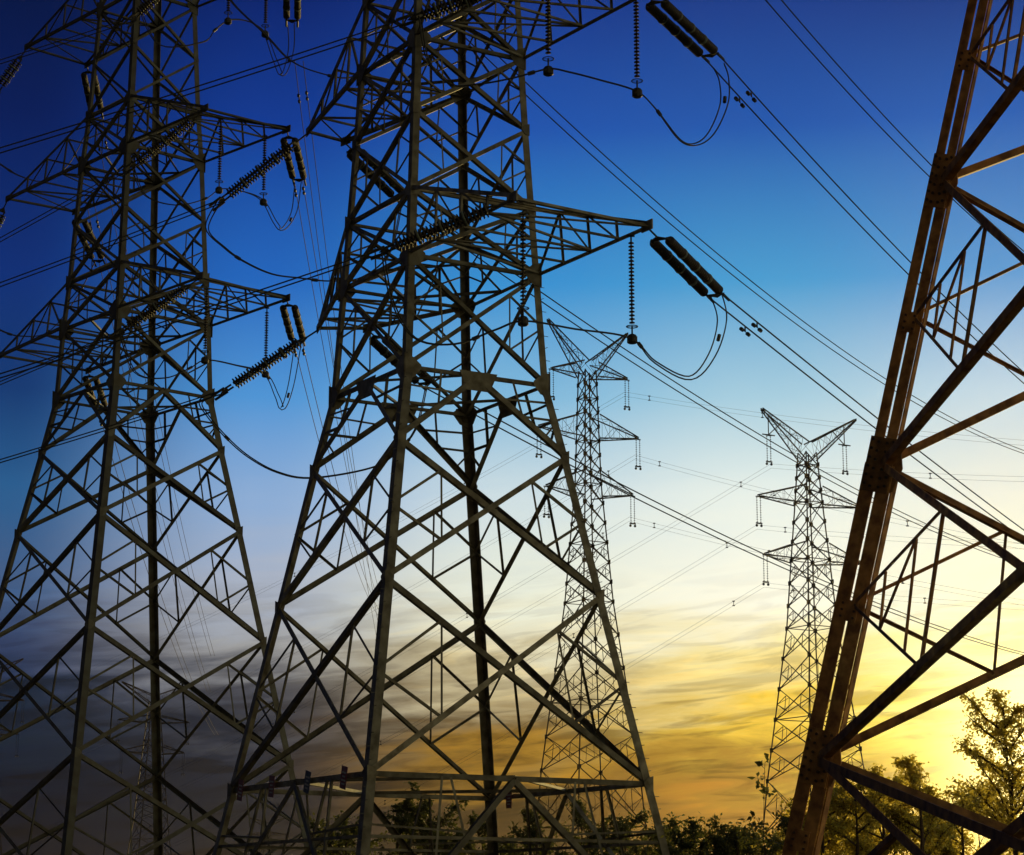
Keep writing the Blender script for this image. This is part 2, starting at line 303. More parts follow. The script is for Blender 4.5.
def lathe(mb, p, d, prof, k=12, mi=0):
    """profile [(distance along d, radius)] turned about the axis"""
    p = Vector(p); d = Vector(d).normalized(); u = d.cross(Vector((.3, .2, .93))).normalized(); w = d.cross(u)
    vs = []; n = len(prof)
    for h, r in prof:
        for j in range(k): vs.append(p + d * h + (u * math.cos(2 * math.pi * j / k) + w * math.sin(2 * math.pi * j / k)) * r)
    fs = [(i * k + j, i * k + (j + 1) % k, (i + 1) * k + (j + 1) % k, (i + 1) * k + j) for i in range(n - 1) for j in range(k)]
    fs += [tuple(range(k))[::-1], tuple((n - 1) * k + j for j in range(k))]
    mb.add(vs, fs, mi)
def lerp(a, b, t): return a + (b - a) * t
def smooth_path(P, n=6):
    P = [Vector(p) for p in P]; Q = [P[0]] + P + [P[-1]]; o = []
    for i in range(1, len(Q) - 2):
        a, b, c_, d = Q[i - 1:i + 3]
        for k in range(n):
            t = k / n; o.append(.5 * ((2 * b) + (c_ - a) * t + (2 * a - 5 * b + 4 * c_ - d) * t * t + (3 * b - a - 3 * c_ + d) * t ** 3))
    o.append(P[-1]); return o

# ------------------------------------------------------------------ ground
g = MB(); g.add([(-1980, -780, 0), (1980, -780, 0), (1980, 1980, 0), (-1980, 1980, 0)], [(0, 1, 2, 3)])
go = g.build('ground', MT['grass']); go['kind'] = 'structure'

# ------------------------------------------------------------------ lattice towers
class Tower:
    """A square lattice tower. Legs: 0 left, 1 near, 2 right, 3 far. Faces: (0,1) (1,2) (2,3) (3,0)."""
    def __init__(s, name, label, cat, x, y, rot, material, group=None):
        s.x, s.y, s.rot = x, y, rot; s.c = Vector((x, y, 0)); s.m = material
        s.root = thing(name, label, cat, (x, y, 0), group)
        s.red = []; s.diag = []; s.hor = []
    def leg(s, k, z, w):
        a = (s.rot + math.pi, s.rot - math.pi / 2, s.rot, s.rot + math.pi / 2)[k]
        return Vector((s.x + w * math.cos(a), s.y + w * math.sin(a), z))
    def normal(s, k):
        a = s.rot + (-3 * math.pi / 4, -math.pi / 4, math.pi / 4, 3 * math.pi / 4)[k]
        return Vector((math.cos(a), math.sin(a), 0))
    def legs(s, pts, size, thick):
        """pts[k] = nodes of leg k from the foot up; angle section with the corner outwards, gussets as sub-parts"""
        s.legobj = []
        for k in range(4):
            mb = MB(); P = pts[k]
            ea = (pts[(k + 1) % 4][0] - P[0]); eb = (pts[(k - 1) % 4][0] - P[0]); ea.z = eb.z = 0; ea.normalize(); eb.normalize()
            for i in range(len(P) - 1):
                sz = size(P[i].z); t = thick; d = (P[i + 1] - P[i]).normalized()
                a_ = (ea - d * ea.dot(d)).normalized(); b_ = (eb - d * eb.dot(d)).normalized()
                na = a_.cross(d).normalized(); nb = b_.cross(d).normalized()
                if na.dot(b_) < 0: na = -na
                if nb.dot(a_) < 0: nb = -nb
                bar(mb, P[i], P[i + 1] + d * .01, a_, sz, na, t, 0, 0)
                bar(mb, P[i], P[i + 1] + d * .01, b_, sz - t - .002, nb, t, t + .002, 0)
            s.legobj.append(mb.build('leg', s.m, s.root, s.root))
    def gusset(s, k, p, n, ex, w, h, bolts=False):
        """steel plate on the face with normal n, bolted over the node p of leg k"""
        mb = MB(); ex = (ex - n * ex.dot(n)).normalized(); ez = n.cross(ex).normalized()
        if ez.z < 0: ez = -ez
        # a clipped-corner plate
        o = [(-.12, -.5), (.55, -.40), (1.0, -.05), (1.0, .10), (.5, .36), (-.12, .5)]
        t = .02; base = p + n * .022
        vs = [base + ex * (a * w) + ez * (b * h) for a, b in o] + [base + n * t + ex * (a * w) + ez * (b * h) for a, b in o]
        m = len(o); fs = [tuple(range(m))[::-1], tuple(range(m, 2 * m))] + [(i, (i + 1) % m, m + (i + 1) % m, m + i) for i in range(m)]
        mb.add(vs, fs)
        if bolts:
            for i in range(7):
                for j in range(2):
                    lathe(mb, base + n * t + ex * (w * (.08 + .2 * j)) + ez * (h * (-.42 + .14 * i)), n, [(0, .022), (.02, .022)], 6, 1)
            for i in range(3):
                lathe(mb, base + n * t + ex * (w * (.55 + .12 * i)) + ez * (h * (-.06 + .07 * i)), n, [(0, .02), (.02, .02)], 6, 1)
        mb.build('gusset_plate', [s.m, MT['bolt']], s.legobj[k], s.root)
    def X(s, A0, A1, B0, B1, n, sd, sr, t=.014, red=True, extra=False):
        X_ = None
        s.diag.append((A0, B1, sd, n, 1, .012)); s.diag.append((B0, A1, sd, n, -1, -.022))
        # crossing point
        d1 = B1 - A0; d2 = A1 - B0; w0 = A0 - B0
        a, b, c_, d_, e = d1.dot(d1), d1.dot(d2), d2.dot(d2), d1.dot(w0), d2.dot(w0)
        u = (b * e - c_ * d_) / (a * c_ - b * b); Xp = A0 + d1 * u
        if not red: return
        for L0, L1 in ((A0, A1), (B0, B1)):
            m = lerp(L0, L1, .52); pa = lerp(L0, Xp, .53); pb = lerp(L1, Xp, .47)
            s.red.append((m, pa, sr, n, 1)); s.red.append((m, pb, sr, n, -1)); s.red.append((pa, pb, sr * .85, n, 1))
            if extra:
                q1 = lerp(m, pb, .38); r1 = lerp(m, pa, .42); q2 = lerp(m, pb, .72); r2 = lerp(m, pa, .78)
                s.red.append((q1, r1, sr * .8, n, 1)); s.red.append((q2, r1, sr * .8, n, 1)); s.red.append((q2, r2, sr * .8, n, 1))
    def V(s, A0, A1, B0, B1, n, sd, sr):
        mid = lerp(A1, B1, .5)
        for L0, L1 in ((A0, A1), (B0, B1)):
            s.diag.append((mid - Vector((0, 0, .06)), L0, sd, n, 1, .012))
            for f, g_ in ((.5, .5), ):
                m = lerp(L0, L1, f); pm = lerp(L0, mid, g_)
                s.red.append((m, pm, sr, n, 1)); s.red.append((pm, lerp(L1, mid, .5), sr, n, 1)); s.red.append((L1 * .5 + m * .5, lerp(L0, mid, .72), sr * .8, n, -1))
                s.red.append((m, lerp(L0, mid, .25), sr * .8, n, -1))
    def flush(s):
        for nm, lst in (('diagonal_brace', s.diag), ('horizontal_brace', s.hor)):
            for it in lst:
                mb = MB(); angle(mb, it[0], it[1], it[2], .016, it[3], it[4], it[5] if len(it) > 5 else 0); mb.build(nm, s.m, s.root, s.root)
        cp = Vector((0, 0, 1.6)); L_ = sorted(s.red, key=lambda it: -(it[1] - it[0]).length / (it[0] - cp).length)
        vis = []; rest = MB(); nrest = 0
        for it in L_:
            if len(vis) < 100: vis.append(it); mb = MB(); angle(mb, it[0], it[1], it[2], .012, it[3], it[4], -.03); mb.build('secondary_brace', s.m, s.root, s.root)
            else: angle(rest, it[0], it[1], it[2], .012, it[3], it[4], -.03); nrest += 1
        if nrest:
            o = rest.build('secondary_brace', s.m, s.root, s.root); o['kind'] = 'stuff'
    def arm(s, base, top, Q, label=None, sc=.14, sb=.075, n=4, sub=True, tipw=True):
        """crossarm: base/top = the pair of lower and upper chord feet, Q = the two tip corners"""
        mb = MB(); down = Vector((0, 0, -1)); side = (Q[0] - base[0]).normalized()
        nl = (Q[0] - base[0]).cross(Vector((0, 0, 1))).normalized()
        out0 = nl if nl.dot(base[0] - base[1]) > 0 else -nl
        for i in (0, 1):
            on = out0 if i == 0 else -out0
            angle(mb, base[i], Q[i], sc, .016, down, 1); angle(mb, top[i], Q[i] + Vector((0, 0, .16)), sc, .016, on, 1)
        angle(mb, Q[0], Q[1], sc, .016, down, -1, -.02)
        for i in (0, 1):     # hanger plates at the tips
            d = (Q[i] - base[i]).normalized(); bar(mb, Q[i] - d * .35, Q[i] + d * .25, Vector((0, 0, 1)), .34, out0, .05, -.08)
        A = mb.build('crossarm', s.m, s.root, s.root)
        B = []
        P = [[lerp(base[i], Q[i], k / n) for k in range(n + 1)] for i in (0, 1)]
        T = [[lerp(top[i], Q[i] + Vector((0, 0, .16)), k / n) for k in range(n + 1)] for i in (0, 1)]
        for k in range(1, n): B.append((P[0][k], P[1][k], down))
        for k in range(n): B.append((P[k % 2][k], P[1 - k % 2][k + 1], down))
        for i in (0, 1):
            on = out0 if i == 0 else -out0
            for k in range(1, n): B.append((P[i][k], T[i][k], on))
            for k in range(n - 1): B.append((T[i][k], P[i][k + 1], on) if k else (P[i][0], T[i][1], on))
        for k in range(1, n - 1): B.append((T[0][k], T[1][k], Vector((0, 0, 1))))
        if sub:
            for a, b, nn in B:
                m2 = MB(); angle(m2, a, b, sb, .012, nn, 1, -.03); m2.build('brace', s.m, A, s.root)
        else:
            m2 = MB()
            for a, b, nn in B: angle(m2, a, b, sb, .012, nn, 1, -.03)
            m2.build('lacing', s.m, A, s.root)

def ring(T, z, w): return [T.leg(k, z, w) for k in range(4)]
def big_tower(T, rings, feet, types, horiz, dia, arms, legsize, lt, sd, sr, peak, gus, extra=False, front_bolts=False):
    Rg = [ring(T, z, w) for z, w in rings]
    F = ring(T, *feet)
    T.legs([[F[k]] + [r[k] for r in Rg] for k in range(4)], legsize, lt)
    lv = [F] + Rg
    for i, ty in enumerate(types):
        a, b = lv[i], lv[i + 1]
        for k in range(4):
            j = (k + 1) % 4; n = T.normal(k); z = a[0].z; d_ = sd(z); r_ = sr(z)
            if ty == 'X': T.X(a[k], b[k], a[j], b[j], n, d_, r_)
            elif ty == 'x': T.X(a[k], b[k], a[j], b[j], n, d_ * .8, r_, red=False)
            else: T.V(a[k], b[k], a[j], b[j], n, d_, r_)
    for i in horiz:
        for k in range(4):
            j = (k + 1) % 4; T.hor.append((lv[i][k], lv[i][j], sd(lv[i][0].z) * .9, T.normal(k), 1, -.045))
    for i in dia:
        m = [lerp(lv[i][k], lv[i][(k + 1) % 4], .5) for k in range(4)]
        for k in range(4): T.hor.append((m[k], m[(k + 1) % 4], sd(lv[i][0].z) * .6, Vector((0, 0, -1)), 1, .0))
    T.flush()
    for i in gus:
        for k in range(4):
            for fc, j in ((k, (k + 1) % 4), ((k - 1) % 4, (k - 1) % 4)):
                ww = gus[i]; T.gusset(k, lv[i][k], T.normal(fc), lv[i][j] - lv[i][k], ww, ww * 1.5, front_bolts)
    for (ib, it, right, left, n) in arms:
        b, t = lv[ib], lv[it]
        if right: T.arm((b[2], b[1]), (t[2], t[1]), [Vector(p) for p in right], n=n)
        if left: T.arm((b[3], b[0]), (t[3], t[0]), [Vector(p) for p in left], n=n)
    # earth-wire peak
    mb = MB(); top = lv[-1]; apex = Vector((T.x, T.y, peak))
    for k in range(4): angle(mb, top[k], apex, .12, .014, T.normal(k))
    mb.build('peak', T.m, T.root, T.root)
    return lv

def tips(tp, z): return [(tp[0][0], tp[0][1], z), (tp[1][0], tp[1][1], z)], [(tp[2][0], tp[2][1], z), (tp[3][0], tp[3][1], z)]

# --- centre tower
ct = Tower('lattice_pylon', 'large lattice pylon with red and blue warning plates on its lowest horizontal bars', 'pylon', CENTRE['x'], CENTRE['y'], CENTRE['rot'], MT['steel'], None)
cz = list(zip(CENTRE['z'], CENTRE['w'])) + [(35.1, 2.98), (37.8, 2.8), (40.5, 2.62), (43.2, 2.45)]
arms = []
for lvl, ib, it in (('low', 5, 6), ('mid', 8, 9), ('top', 11, 12)):
    z = cz[ib - 1][0]; a, b = tips(CTIPS[lvl], z); arms.append((ib, it, a, b, 4))
rq = ring(ct, 4.3, 9.06 - (9.06 - 7.503) * 4.3 / 6.23); rh_ = ring(ct, 6.23, 7.503); rf_ = ring(ct, 0, 9.06)
for k in range(4):
    j = (k + 1) % 4; mid = lerp(rh_[k], rh_[j], .5); qa, qb = lerp(rf_[k], mid, .69), lerp(rf_[j], mid, .69); n = ct.normal(k)
    ct.hor += [(rq[k], qa, .1, n, 1, -.05), (rq[j], qb, .1, n, 1, -.05), (qa, qb, .1, n, 1, -.05), (qa, lerp(rh_[k], rh_[j], .28), .08, n, 1, -.05), (qb, lerp(rh_[k], rh_[j], .72), .08, n, 1, -.05)]
clv = big_tower(ct, cz, (0, 9.06), ['V', 'X', 'X', 'V', 'X', 'X', 'X', 'X', 'X', 'X', 'X', 'x'], [1, 4, 5, 6, 8, 9, 11, 12], [1, 4, 5, 8],
    arms, lambda z: .30 if z < 19 else (.26 if z < 30 else .23), .028, lambda z: .19 if z < 19 else .15, lambda z: .085 if z < 19 else .065, 47,
    {1: .34, 2: .28, 3: .28, 4: .6, 5: .62, 6: .4, 7: .3, 8: .58, 9: .4})
# splice gussets in the middle of the waist bars
for k in range(4):
    m = lerp(clv[4][k], clv[4][(k + 1) % 4], .5); n = T_n = ct.normal(k); e = (clv[4][(k + 1) % 4] - clv[4][k]).normalized()
    mb = MB(); b_ = m + n * .03
    for dx in (0,):
        vs = [b_ + e * a + Vector((0, 0, c_)) for a, c_ in ((-.75, .12), (.75, .12), (.45, -.55), (-.45, -.55))]
        vs += [v + n * .02 for v in vs]; mb.add(vs, [(3, 2, 1, 0), (4, 5, 6, 7), (0, 1, 5, 4), (1, 2, 6, 5), (2, 3, 7, 6), (3, 0, 4, 7)])
    mb.build('splice_plate', ct.m, ct.root, ct.root)
# step bolts down the lit faces of the two front legs
for k, ex in ((1, 1), (2, 1)):
    for i in range(0, 5):
        p0, p1 = clv[i][k], clv[i + 1][k]; n_ = int((p1 - p0).length / .42)
        dr = (ct.c - Vector((p0.x, p0.y, 0))).normalized() * -1
        for q in range(1, n_):
            p = lerp(p0, p1, q / n_); mb = MB(); tube(mb, [p, p + ct.normal(1 if q % 2 else (0 if k == 1 else 2)) * .16], .012, 5); mb.build('step_bolt', MT['steel_dim'], ct.legobj[k], ct.root)
# warning plates on the lowest bars
def plate(T, p, n, w, h, m, tilt):
    mb = MB(); e = Vector((-n.y, n.x, 0)); u = (Vector((0, 0, 1)) * math.cos(tilt) + e * math.sin(tilt)); v = n.cross(u).normalized()
    bar(mb, p - v * (w / 2), p + v * (w / 2), u, h, n, .01, -h / 2, 0)
    for i, (a, ww) in enumerate(((.22, .7), (.05, .45), (-.12, .7), (-.28, .5))):
        c_ = p + u * (a * h) + n * .0115; bar(mb, c_ - v * (w * ww / 2), c_ + v * (w * ww / 2), u, h * .07, n, .003, None, 0, 1)
    mb.build('warning_plate', [m, MT['plate_mark']], T.root, T.root)
n0 = ct.normal(0); r0 = clv[1]
for f, m, ti in ((.10, 'plate_red', .2), (.34, 'plate_red', .1), (.60, 'plate_blue', .25), (.85, 'plate_red', .2)):
    plate(ct, lerp(r0[0], r0[1], f) + n0 * .03 + Vector((0, 0, -.05)), n0, .42, .72, MT[m], ti)
plate(ct, lerp(r0[3], r0[2], .16) - ct.normal(2) * .25 + Vector((0, 0, -.1)), -ct.normal(2), .4, .65, MT['plate_red'], 0)

# --- left tower
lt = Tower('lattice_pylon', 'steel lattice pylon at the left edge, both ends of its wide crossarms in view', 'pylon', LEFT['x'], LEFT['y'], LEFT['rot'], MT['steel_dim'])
lz = list(zip(LEFT['z'], LEFT['w'])); lz = [(2.6, 9.98)] + lz[:7] + [(36.3, 3.4)] + lz[7:9] + [(45, 2.76)] + lz[9:] + [(50.7, 2.4)]
# levels: 0 foot,1 2.6,2 9.16,3 15.07,4 20.5,5 24.5,6 27.2 waist,7 30.86 arm,8 33.3,... 9 36.3,10 39.5 arm,11 42.1,12 45,13 47.9 arm,14 50.7
larms = []
lz = [(2.6, 9.98)] + list(zip(LEFT['z'], LEFT['w']))[:7] + [(36.3, 3.4)] + list(zip(LEFT['z'], LEFT['w']))[7:9] + [(45, 2.76)] + list(zip(LEFT['z'], LEFT['w']))[9:] + [(50.7, 2.4)]
for lvl, ib, it in (('low', 7, 8), ('mid', 10, 11), ('top', 13, 14)):
    a, b = tips(LTIPS[lvl], lz[ib - 1][0]); larms.append((ib, it, a, b, 4))
big_tower(lt, lz, (0, 10.6), ['V', 'X', 'X', 'X', 'X', 'V', 'X', 'X', 'X', 'x', 'X', 'x', 'x', 'x'], [1, 6, 7, 8, 10, 11, 13, 14], [6, 7, 10],
    larms, lambda z: .34 if z < 26 else .27, .028, lambda z: .20 if z < 26 else .16, lambda z: .09 if z < 26 else .07, 54,
    {2: .3, 3: .3, 4: .3, 5: .3, 6: .65, 7: .75, 8: .5, 10: .7, 11: .45, 13: .6})

# --- near tower on the right: only its left leg and the bracing of two faces are in the frame
nt_ = Tower('lattice_pylon', 'nearest steel pylon at the right edge, rust-brown, with a doubled bolted leg', 'pylon', NEAR['x'], NEAR['y'], NEAR['rot'], MT['amber'])
A_, B_ = NEAR['a'], NEAR['b']
def nw(z): return A_ - B_ * (z - 1.6)
nz1, nz2_, nz3 = NEAR['z1'], NEAR['z2'], NEAR['z3']
zl_ = [[0] + nz1, [0] + nz2_, [0] + nz1, [0] + nz3]
NP = [[nt_.leg(k, z, nw(z)) for z in zl_[k]] + [nt_.leg(k, 19.6, 3.9), nt_.leg(k, 24, 3.6), nt_.leg(k, 26.5, 3.45), nt_.leg(k, 29.5, 3.2), nt_.leg(k, 32.3, 3.1), nt_.leg(k, 35, 2.9), nt_.leg(k, 40.5, 2.6), nt_.leg(k, 43, 2.4)] for k in range(4)]
nt_.legobj = []
for k in range(4):
    mb = MB(); c_ = Vector((nt_.x, nt_.y, 0)); P = NP[k]
    e = (c_ - Vector((P[0].x, P[0].y, 0))).normalized(); n = Vector((e.y, -e.x, 0))
    if k == 3: n = -n
    for i in range(len(P) - 1):
        d = (P[i + 1] - P[i]).normalized(); ee = (e - d * e.dot(d)).normalized(); nn = ee.cross(d); nn = nn if nn.dot(n) > 0 else -nn
        q = P[i + 1] + d * .01; sw = (.225, .225, .165, .14)[min(i, 3)]
        for o, edge in ((-.02 - sw, -.02 - sw), (.02, .022 + sw)):
            bar(mb, P[i], q, ee, sw, nn, .026, o, 0)
            bar(mb, P[i], q, ee, .022, nn, sw * .7, edge, -sw * .7 - .003)
        L_ = (P[i + 1] - P[i]).length
        for f in ((.5,) if i else (.35, .7)):    # packing plates that tie the two angles
            m = lerp(P[i], P[i + 1], f); bar(mb, m - d * .16, m + d * .16, ee, sw * 1.3, nn, .02, -sw * .65, .03)
            for a in (-sw * .45, sw * .45):
                for b in (-.1, .0, .1): lathe(mb, m + d * b + ee * a + nn * .05, nn, [(0, .02), (.02, .02)], 6, 1)
    nt_.legobj.append(mb.build('leg', [nt_.m, MT['bolt']], nt_.root, nt_.root))
    for i in range(1, 5):                        # long bolted node plates
        d = (P[i + 1] - P[i]).normalized(); ee = (e - d * e.dot(d)).normalized(); nn = ee.cross(d); nn = nn if nn.dot(n) > 0 else -nn
        g_ = MB(); m = P[i]
        gw = (.5, .46, .44, .34, .3)[i]; bar(g_, m - d * .42, m + d * .42, ee, gw, nn, .024, -gw / 2, .03)
        vs = [m + ee * a + d * b + nn * .012 for a, b in ((.1, -.5), (gw * .66, -.36), (gw * .84, 0), (gw * .66, .26), (.1, .4))]
        vs += [v - nn * .03 for v in vs]; g_.add(vs, [(0, 1, 2, 3, 4), (9, 8, 7, 6, 5)] + [(i_, 5 + i_, 5 + (i_ + 1) % 5, (i_ + 1) % 5) for i_ in range(5)])
        for a in (-gw * .38, -gw * .16, gw * .16, gw * .38):
            for b in range(6): lathe(g_, m + d * (-.34 + .136 * b + (.03 if abs(a) > gw * .3 else 0)) + ee * a + nn * .054, nn, [(0, .024), (.024, .024)], 6, 1)
        g_.build('gusset_plate', [nt_.m, MT['bolt']], nt_.legobj[k], nt_.root)
def npanel(k, j, i0, i1, n, **kw): nt_.X(NP[k][i0], NP[k][i1], NP[j][i0], NP[j][i1], n, .13, .055, extra=(k == 0), **kw)
for fc, (k, j) in enumerate(((0, 1), (1, 2), (2, 3), (3, 0))):
    n = nt_.normal(fc)
    for i in (1, 2, 3): npanel(k, j, i, i + 1, n)
    nt_.V(NP[k][4], NP[k][5], NP[j][4], NP[j][5], n, .15, .07)
    for i in range(5, len(NP[0]) - 1): nt_.X(NP[k][i], NP[k][i + 1], NP[j][i], NP[j][i + 1], n, .15, .07, red=False)
    # splayed base bracing
    nt_.diag.append((NP[k][1], NP[j][0], .15, n, 1, .012)); nt_.diag.append((NP[j][1], NP[k][0], .15, n, -1, -.03))
    a = lerp(NP[k][0], NP[k][1], .35); nt_.red.append((a, lerp(NP[k][1], NP[j][0], .3), .09, n, 1))
nt_.diag.append((NP[0][1] + Vector((0, 0, -.05)), nt_.leg(1, 1.75, nw(1.75)), .14, nt_.normal(0), 1, .03))
for i in (5, 6, 7, 9, 10): 
    for k in range(4): nt_.hor.append((NP[k][i], NP[(k + 1) % 4][i], .15, nt_.normal(k), 1, -.04))
nt_.flush()
for ib, lvl in ((6, 'low'), (9, 'mid'), (11, 'top')):
    z = NP[0][ib].z; cr, sr_ = math.cos(NEAR['rot'] - CENTRE['rot']), math.sin(NEAR['rot'] - CENTRE['rot']); Q = []
    for (qx, qy) in CTIPS[lvl]:
        dx, dy = qx - CENTRE['x'], qy - CENTRE['y']; Q.append(Vector((NEAR['x'] + dx * cr - dy * sr_, NEAR['y'] + dx * sr_ + dy * cr, z)))
    it = ib + 1; L5 = NP
    nt_.arm((NP[2][ib], NP[1][ib]), (NP[2][it], NP[1][it]), Q[:2], n=4, sub=False); nt_.arm((NP[3][ib], NP[0][ib]), (NP[3][it], NP[0][it]), Q[2:], n=4, sub=False)

# --- far towers with Y-shaped heads
def far_tower(label, x, y, rot, rings, neck, horns, armspec, name='lattice_pylon', ls=.135, ds=.075, group=None, detail=True, hang=True, who=''):
    T = Tower(name, label, 'pylon', x, y, rot, MT['far_steel'], group)
    Rg = [ring(T, z, w) for z, w in rings]
    for k in range(4):
        mb = MB(); 
        for i in range(len(Rg) - 1): tube(mb, [Rg[i][k], Rg[i + 1][k]], ls / 2, 5)
        T.legobj = []; mb.build('leg', T.m, T.root, T.root)
    for k in range(4):
        mb = MB(); j = (k + 1) % 4; n = T.normal(k)
        for i in range(len(Rg) - 1):
            a, b = Rg[i], Rg[i + 1]
            angle(mb, a[k], b[j], ds, .014, n); angle(mb, a[j], b[k], ds, .014, n, -1, -.03)
            w = (a[k] - a[j]).length
            if detail and w > 2.6:
                Xp = lerp(a[k], b[j], .5)
                for P0, P1 in ((a[k], b[k]), (a[j], b[j])):
                    m = lerp(P0, P1, .5); angle(mb, m, lerp(P0, Xp, .55), ds * .65, .012, n); angle(mb, m, lerp(P1, Xp, .5), ds * .65, .012, n)
                    angle(mb, lerp(P0, Xp, .55), lerp(P1, Xp, .5), ds * .6, .012, n)
            if i % 3 == 2: angle(mb, a[k], a[j], ds, .014, n, 1, -.06)
            if detail:      # node plates show as dark dots
                for q in (a[k],): bar(mb, q - Vector((0, 0, .2)), q + Vector((0, 0, .2)), Vector((n.y, -n.x, 0)), .42, n, .05)
        mb.build('face_lattice', T.m, T.root, T.root)
    e = Vector((math.cos(rot + math.pi / 4), math.sin(rot + math.pi / 4), 0)); c_ = Vector((-e.y, e.x, 0)); ax = Vector((x, y, 0))
    def truss(nm, base, tip, w0, w1, n):
        """four-chord tapering truss; base = (centre low, centre high), tip point"""
        mb = MB(); bl, bh = base; ch = []
        for s_ in (-1, 1):
            ch.append((bl + c_ * w0 * s_, tip + c_ * w1 * s_)); ch.append((bh + c_ * w0 * s_, tip + c_ * w1 * s_ + Vector((0, 0, .12))))
        for a, b in ch: tube(mb, [a, b], ls * .5, 5)
        for i in range(n):
            t0, t1 = i / n, (i + 1) / n
            for p_, q_ in ((0, 1), (2, 3), (0, 2), (1, 3)):
                a0, a1 = lerp(*ch[p_], t0), lerp(*ch[p_], t1); b0, b1 = lerp(*ch[q_], t0), lerp(*ch[q_], t1)
                tube(mb, [a0, b1], ds * .28, 4) if i % 2 else tube(mb, [b0, a1], ds * .28, 4)
                if i: tube(mb, [a0, b0], ds * .2, 4)
        mb.build(nm, T.m, T.root, T.root)
    zt_, wn = neck
    for s_, (out_, zt2) in horns.items():
        b = ax + e * (s_ * wn * .45) + Vector((0, 0, zt_)); tip = ax + e * (s_ * out_) + Vector((0, 0, zt2))
        truss('horn', (b - Vector((0, 0, .6)), b + Vector((0, 0, 1.1)) - e * (s_ * .4)), tip, wn * .5, .14, 7)
    pts = []
    for (zb, zh, w, sides, dz) in armspec:
        for s_, out_ in sides.items():
            b = ax + e * (s_ * w) ; tip = ax + e * (s_ * out_) + Vector((0, 0, zb + dz))
            truss('crossarm', (b + Vector((0, 0, zb)), b + Vector((0, 0, zh))), tip, w, .12, 4); pts.append((s_, tip))
    return T, pts, e, c_
def hanger(label, tip, e, length, group, px=1.):
    h = thing('suspension_insulator', label, 'insulator', tip, group)
    for s_ in (-1, 1):
        mb = MB(); p = tip + e * (s_ * .2); tube(mb, [p, p - Vector((0, 0, length))], .02, 5)
        for i in range(int(length / .22)): lathe(mb, p - Vector((0, 0, .15 + i * .22)), (0, 0, -1), [(0, .03), (.03, .09), (.07, .03)], 7)
        mb.build('insulator_string', MT['porcelain'], h, h)
    mb = MB(); b = tip - Vector((0, 0, length)); bar(mb, b - e * .34, b + e * .34, Vector((0, 0, 1)), .12, Vector((-e.y, e.x, 0)), .08)
    mt_ = MB(); bar(mt_, tip - e * .3 - Vector((0, 0, .05)), tip + e * .3 - Vector((0, 0, .05)), Vector((0, 0, 1)), .1, Vector((-e.y, e.x, 0)), .07); mt_.build('hanger_plate', MT['fitting'], h, h)
    for s_ in (-1, 1): m2 = MB(); lathe(m2, b + e * (s_ * .26) - Vector((0, 0, .32)), (0, 0, 1), [(0, .08), (.1, .13), (.22, .08)], 7); m2.build('weight', MT['fitting'], h, h)
    mb.build('yoke_plate', MT['fitting'], h, h)
    return h
def lin_rings(specs):
    o = []
    for (z0, w0, z1, w1, n) in specs:
        for i in range(n): o.append((z0 + (z1 - z0) * i / n, w0 + (w1 - w0) * i / n))
    o.append((specs[-1][2], specs[-1][3])); return o
# second tower from the left in the background (right behind the centre tower's right leg)
rB = lin_rings([(0, 6.1, 15.6, 4.6, 3), (15.6, 4.6, 31, 2.3, 5), (31, 2.3, 42.2, 1.25, 6), (42.2, 1.25, 53.2, .85, 8)])
TB, pB, eB, cB = far_tower('slim Y-headed pylon seen behind the right leg of the big middle pylon', 7.16, 210, -.25, rB, (53.0, 1.3), {1: (4.6, 57.4), -1: (4.4, 57.6)},
    [(52.6, 54.0, .8, {1: 4.5, -1: 4.0}, .3), (46.6, 48.9, .85, {1: 5.7, -1: 5.4}, .6), (41.0, 43.4, .95, {1: 5.0, -1: 4.6}, .6)])
rC = lin_rings([(0, 6.0, 14.3, 4.4, 3), (14.3, 4.4, 28, 2.3, 5), (28, 2.3, 34.2, 1.75, 3), (34.2, 1.75, 39.5, 1.25, 3), (39.5, 1.25, 44.2, .85, 4)])
TC, pC, eC, cC = far_tower('slim Y-headed pylon standing alone between the middle pylon and the brown one', 27.2, 205, -.25, rC, (44.0, 1.2), {1: (5.8, 47.9), -1: (5.1, 47.7)},
    [(39.3, 41.0, .95, {1: 6.0, -1: 5.7}, .3), (34.0, 35.7, 1.25, {1: 6.0, -1: 5.1}, .3)])
# drop brackets below the horns of the lone tower
mb = MB()
for s_ in (-1, 1):
    a = Vector((27.2, 205, 0)) + eC * (s_ * 4.4); q = a + Vector((0, 0, 45.4)); tube(mb, [a + Vector((0, 0, 47.2)), q], .05, 5); tube(mb, [Vector((27.2, 205, 46.6)) + eC * s_ * 3.0, q], .05, 5); tube(mb, [q - eC * .7, q + eC * .7], .06, 5)
mb.build('bracket', MT['far_steel'], TC.root, TC.root)
lv3 = {0: 'upper', 1: 'middle', 2: 'lowest'}
for i, (s_, tip) in enumerate(pB):
    hanger('insulator pair under the %s %s arm of the slim pylon behind the middle one' % (lv3[i // 2], 'right' if s_ > 0 else 'left'), tip, eB, 2.7, 'insulators of the slim background pylons')
qC = [(s_, Vector((27.2, 205, 45.4)) + eC * (s_ * 4.4)) for s_ in (1, -1)] + pC
for i, (s_, tip) in enumerate(qC):
    hanger('paired insulator strings under the %s %s arm of the lone slim pylon' % (lv3[i // 2], 'right' if s_ > 0 else 'left'), tip, eC, 2.5, 'insulators of the slim background pylons')
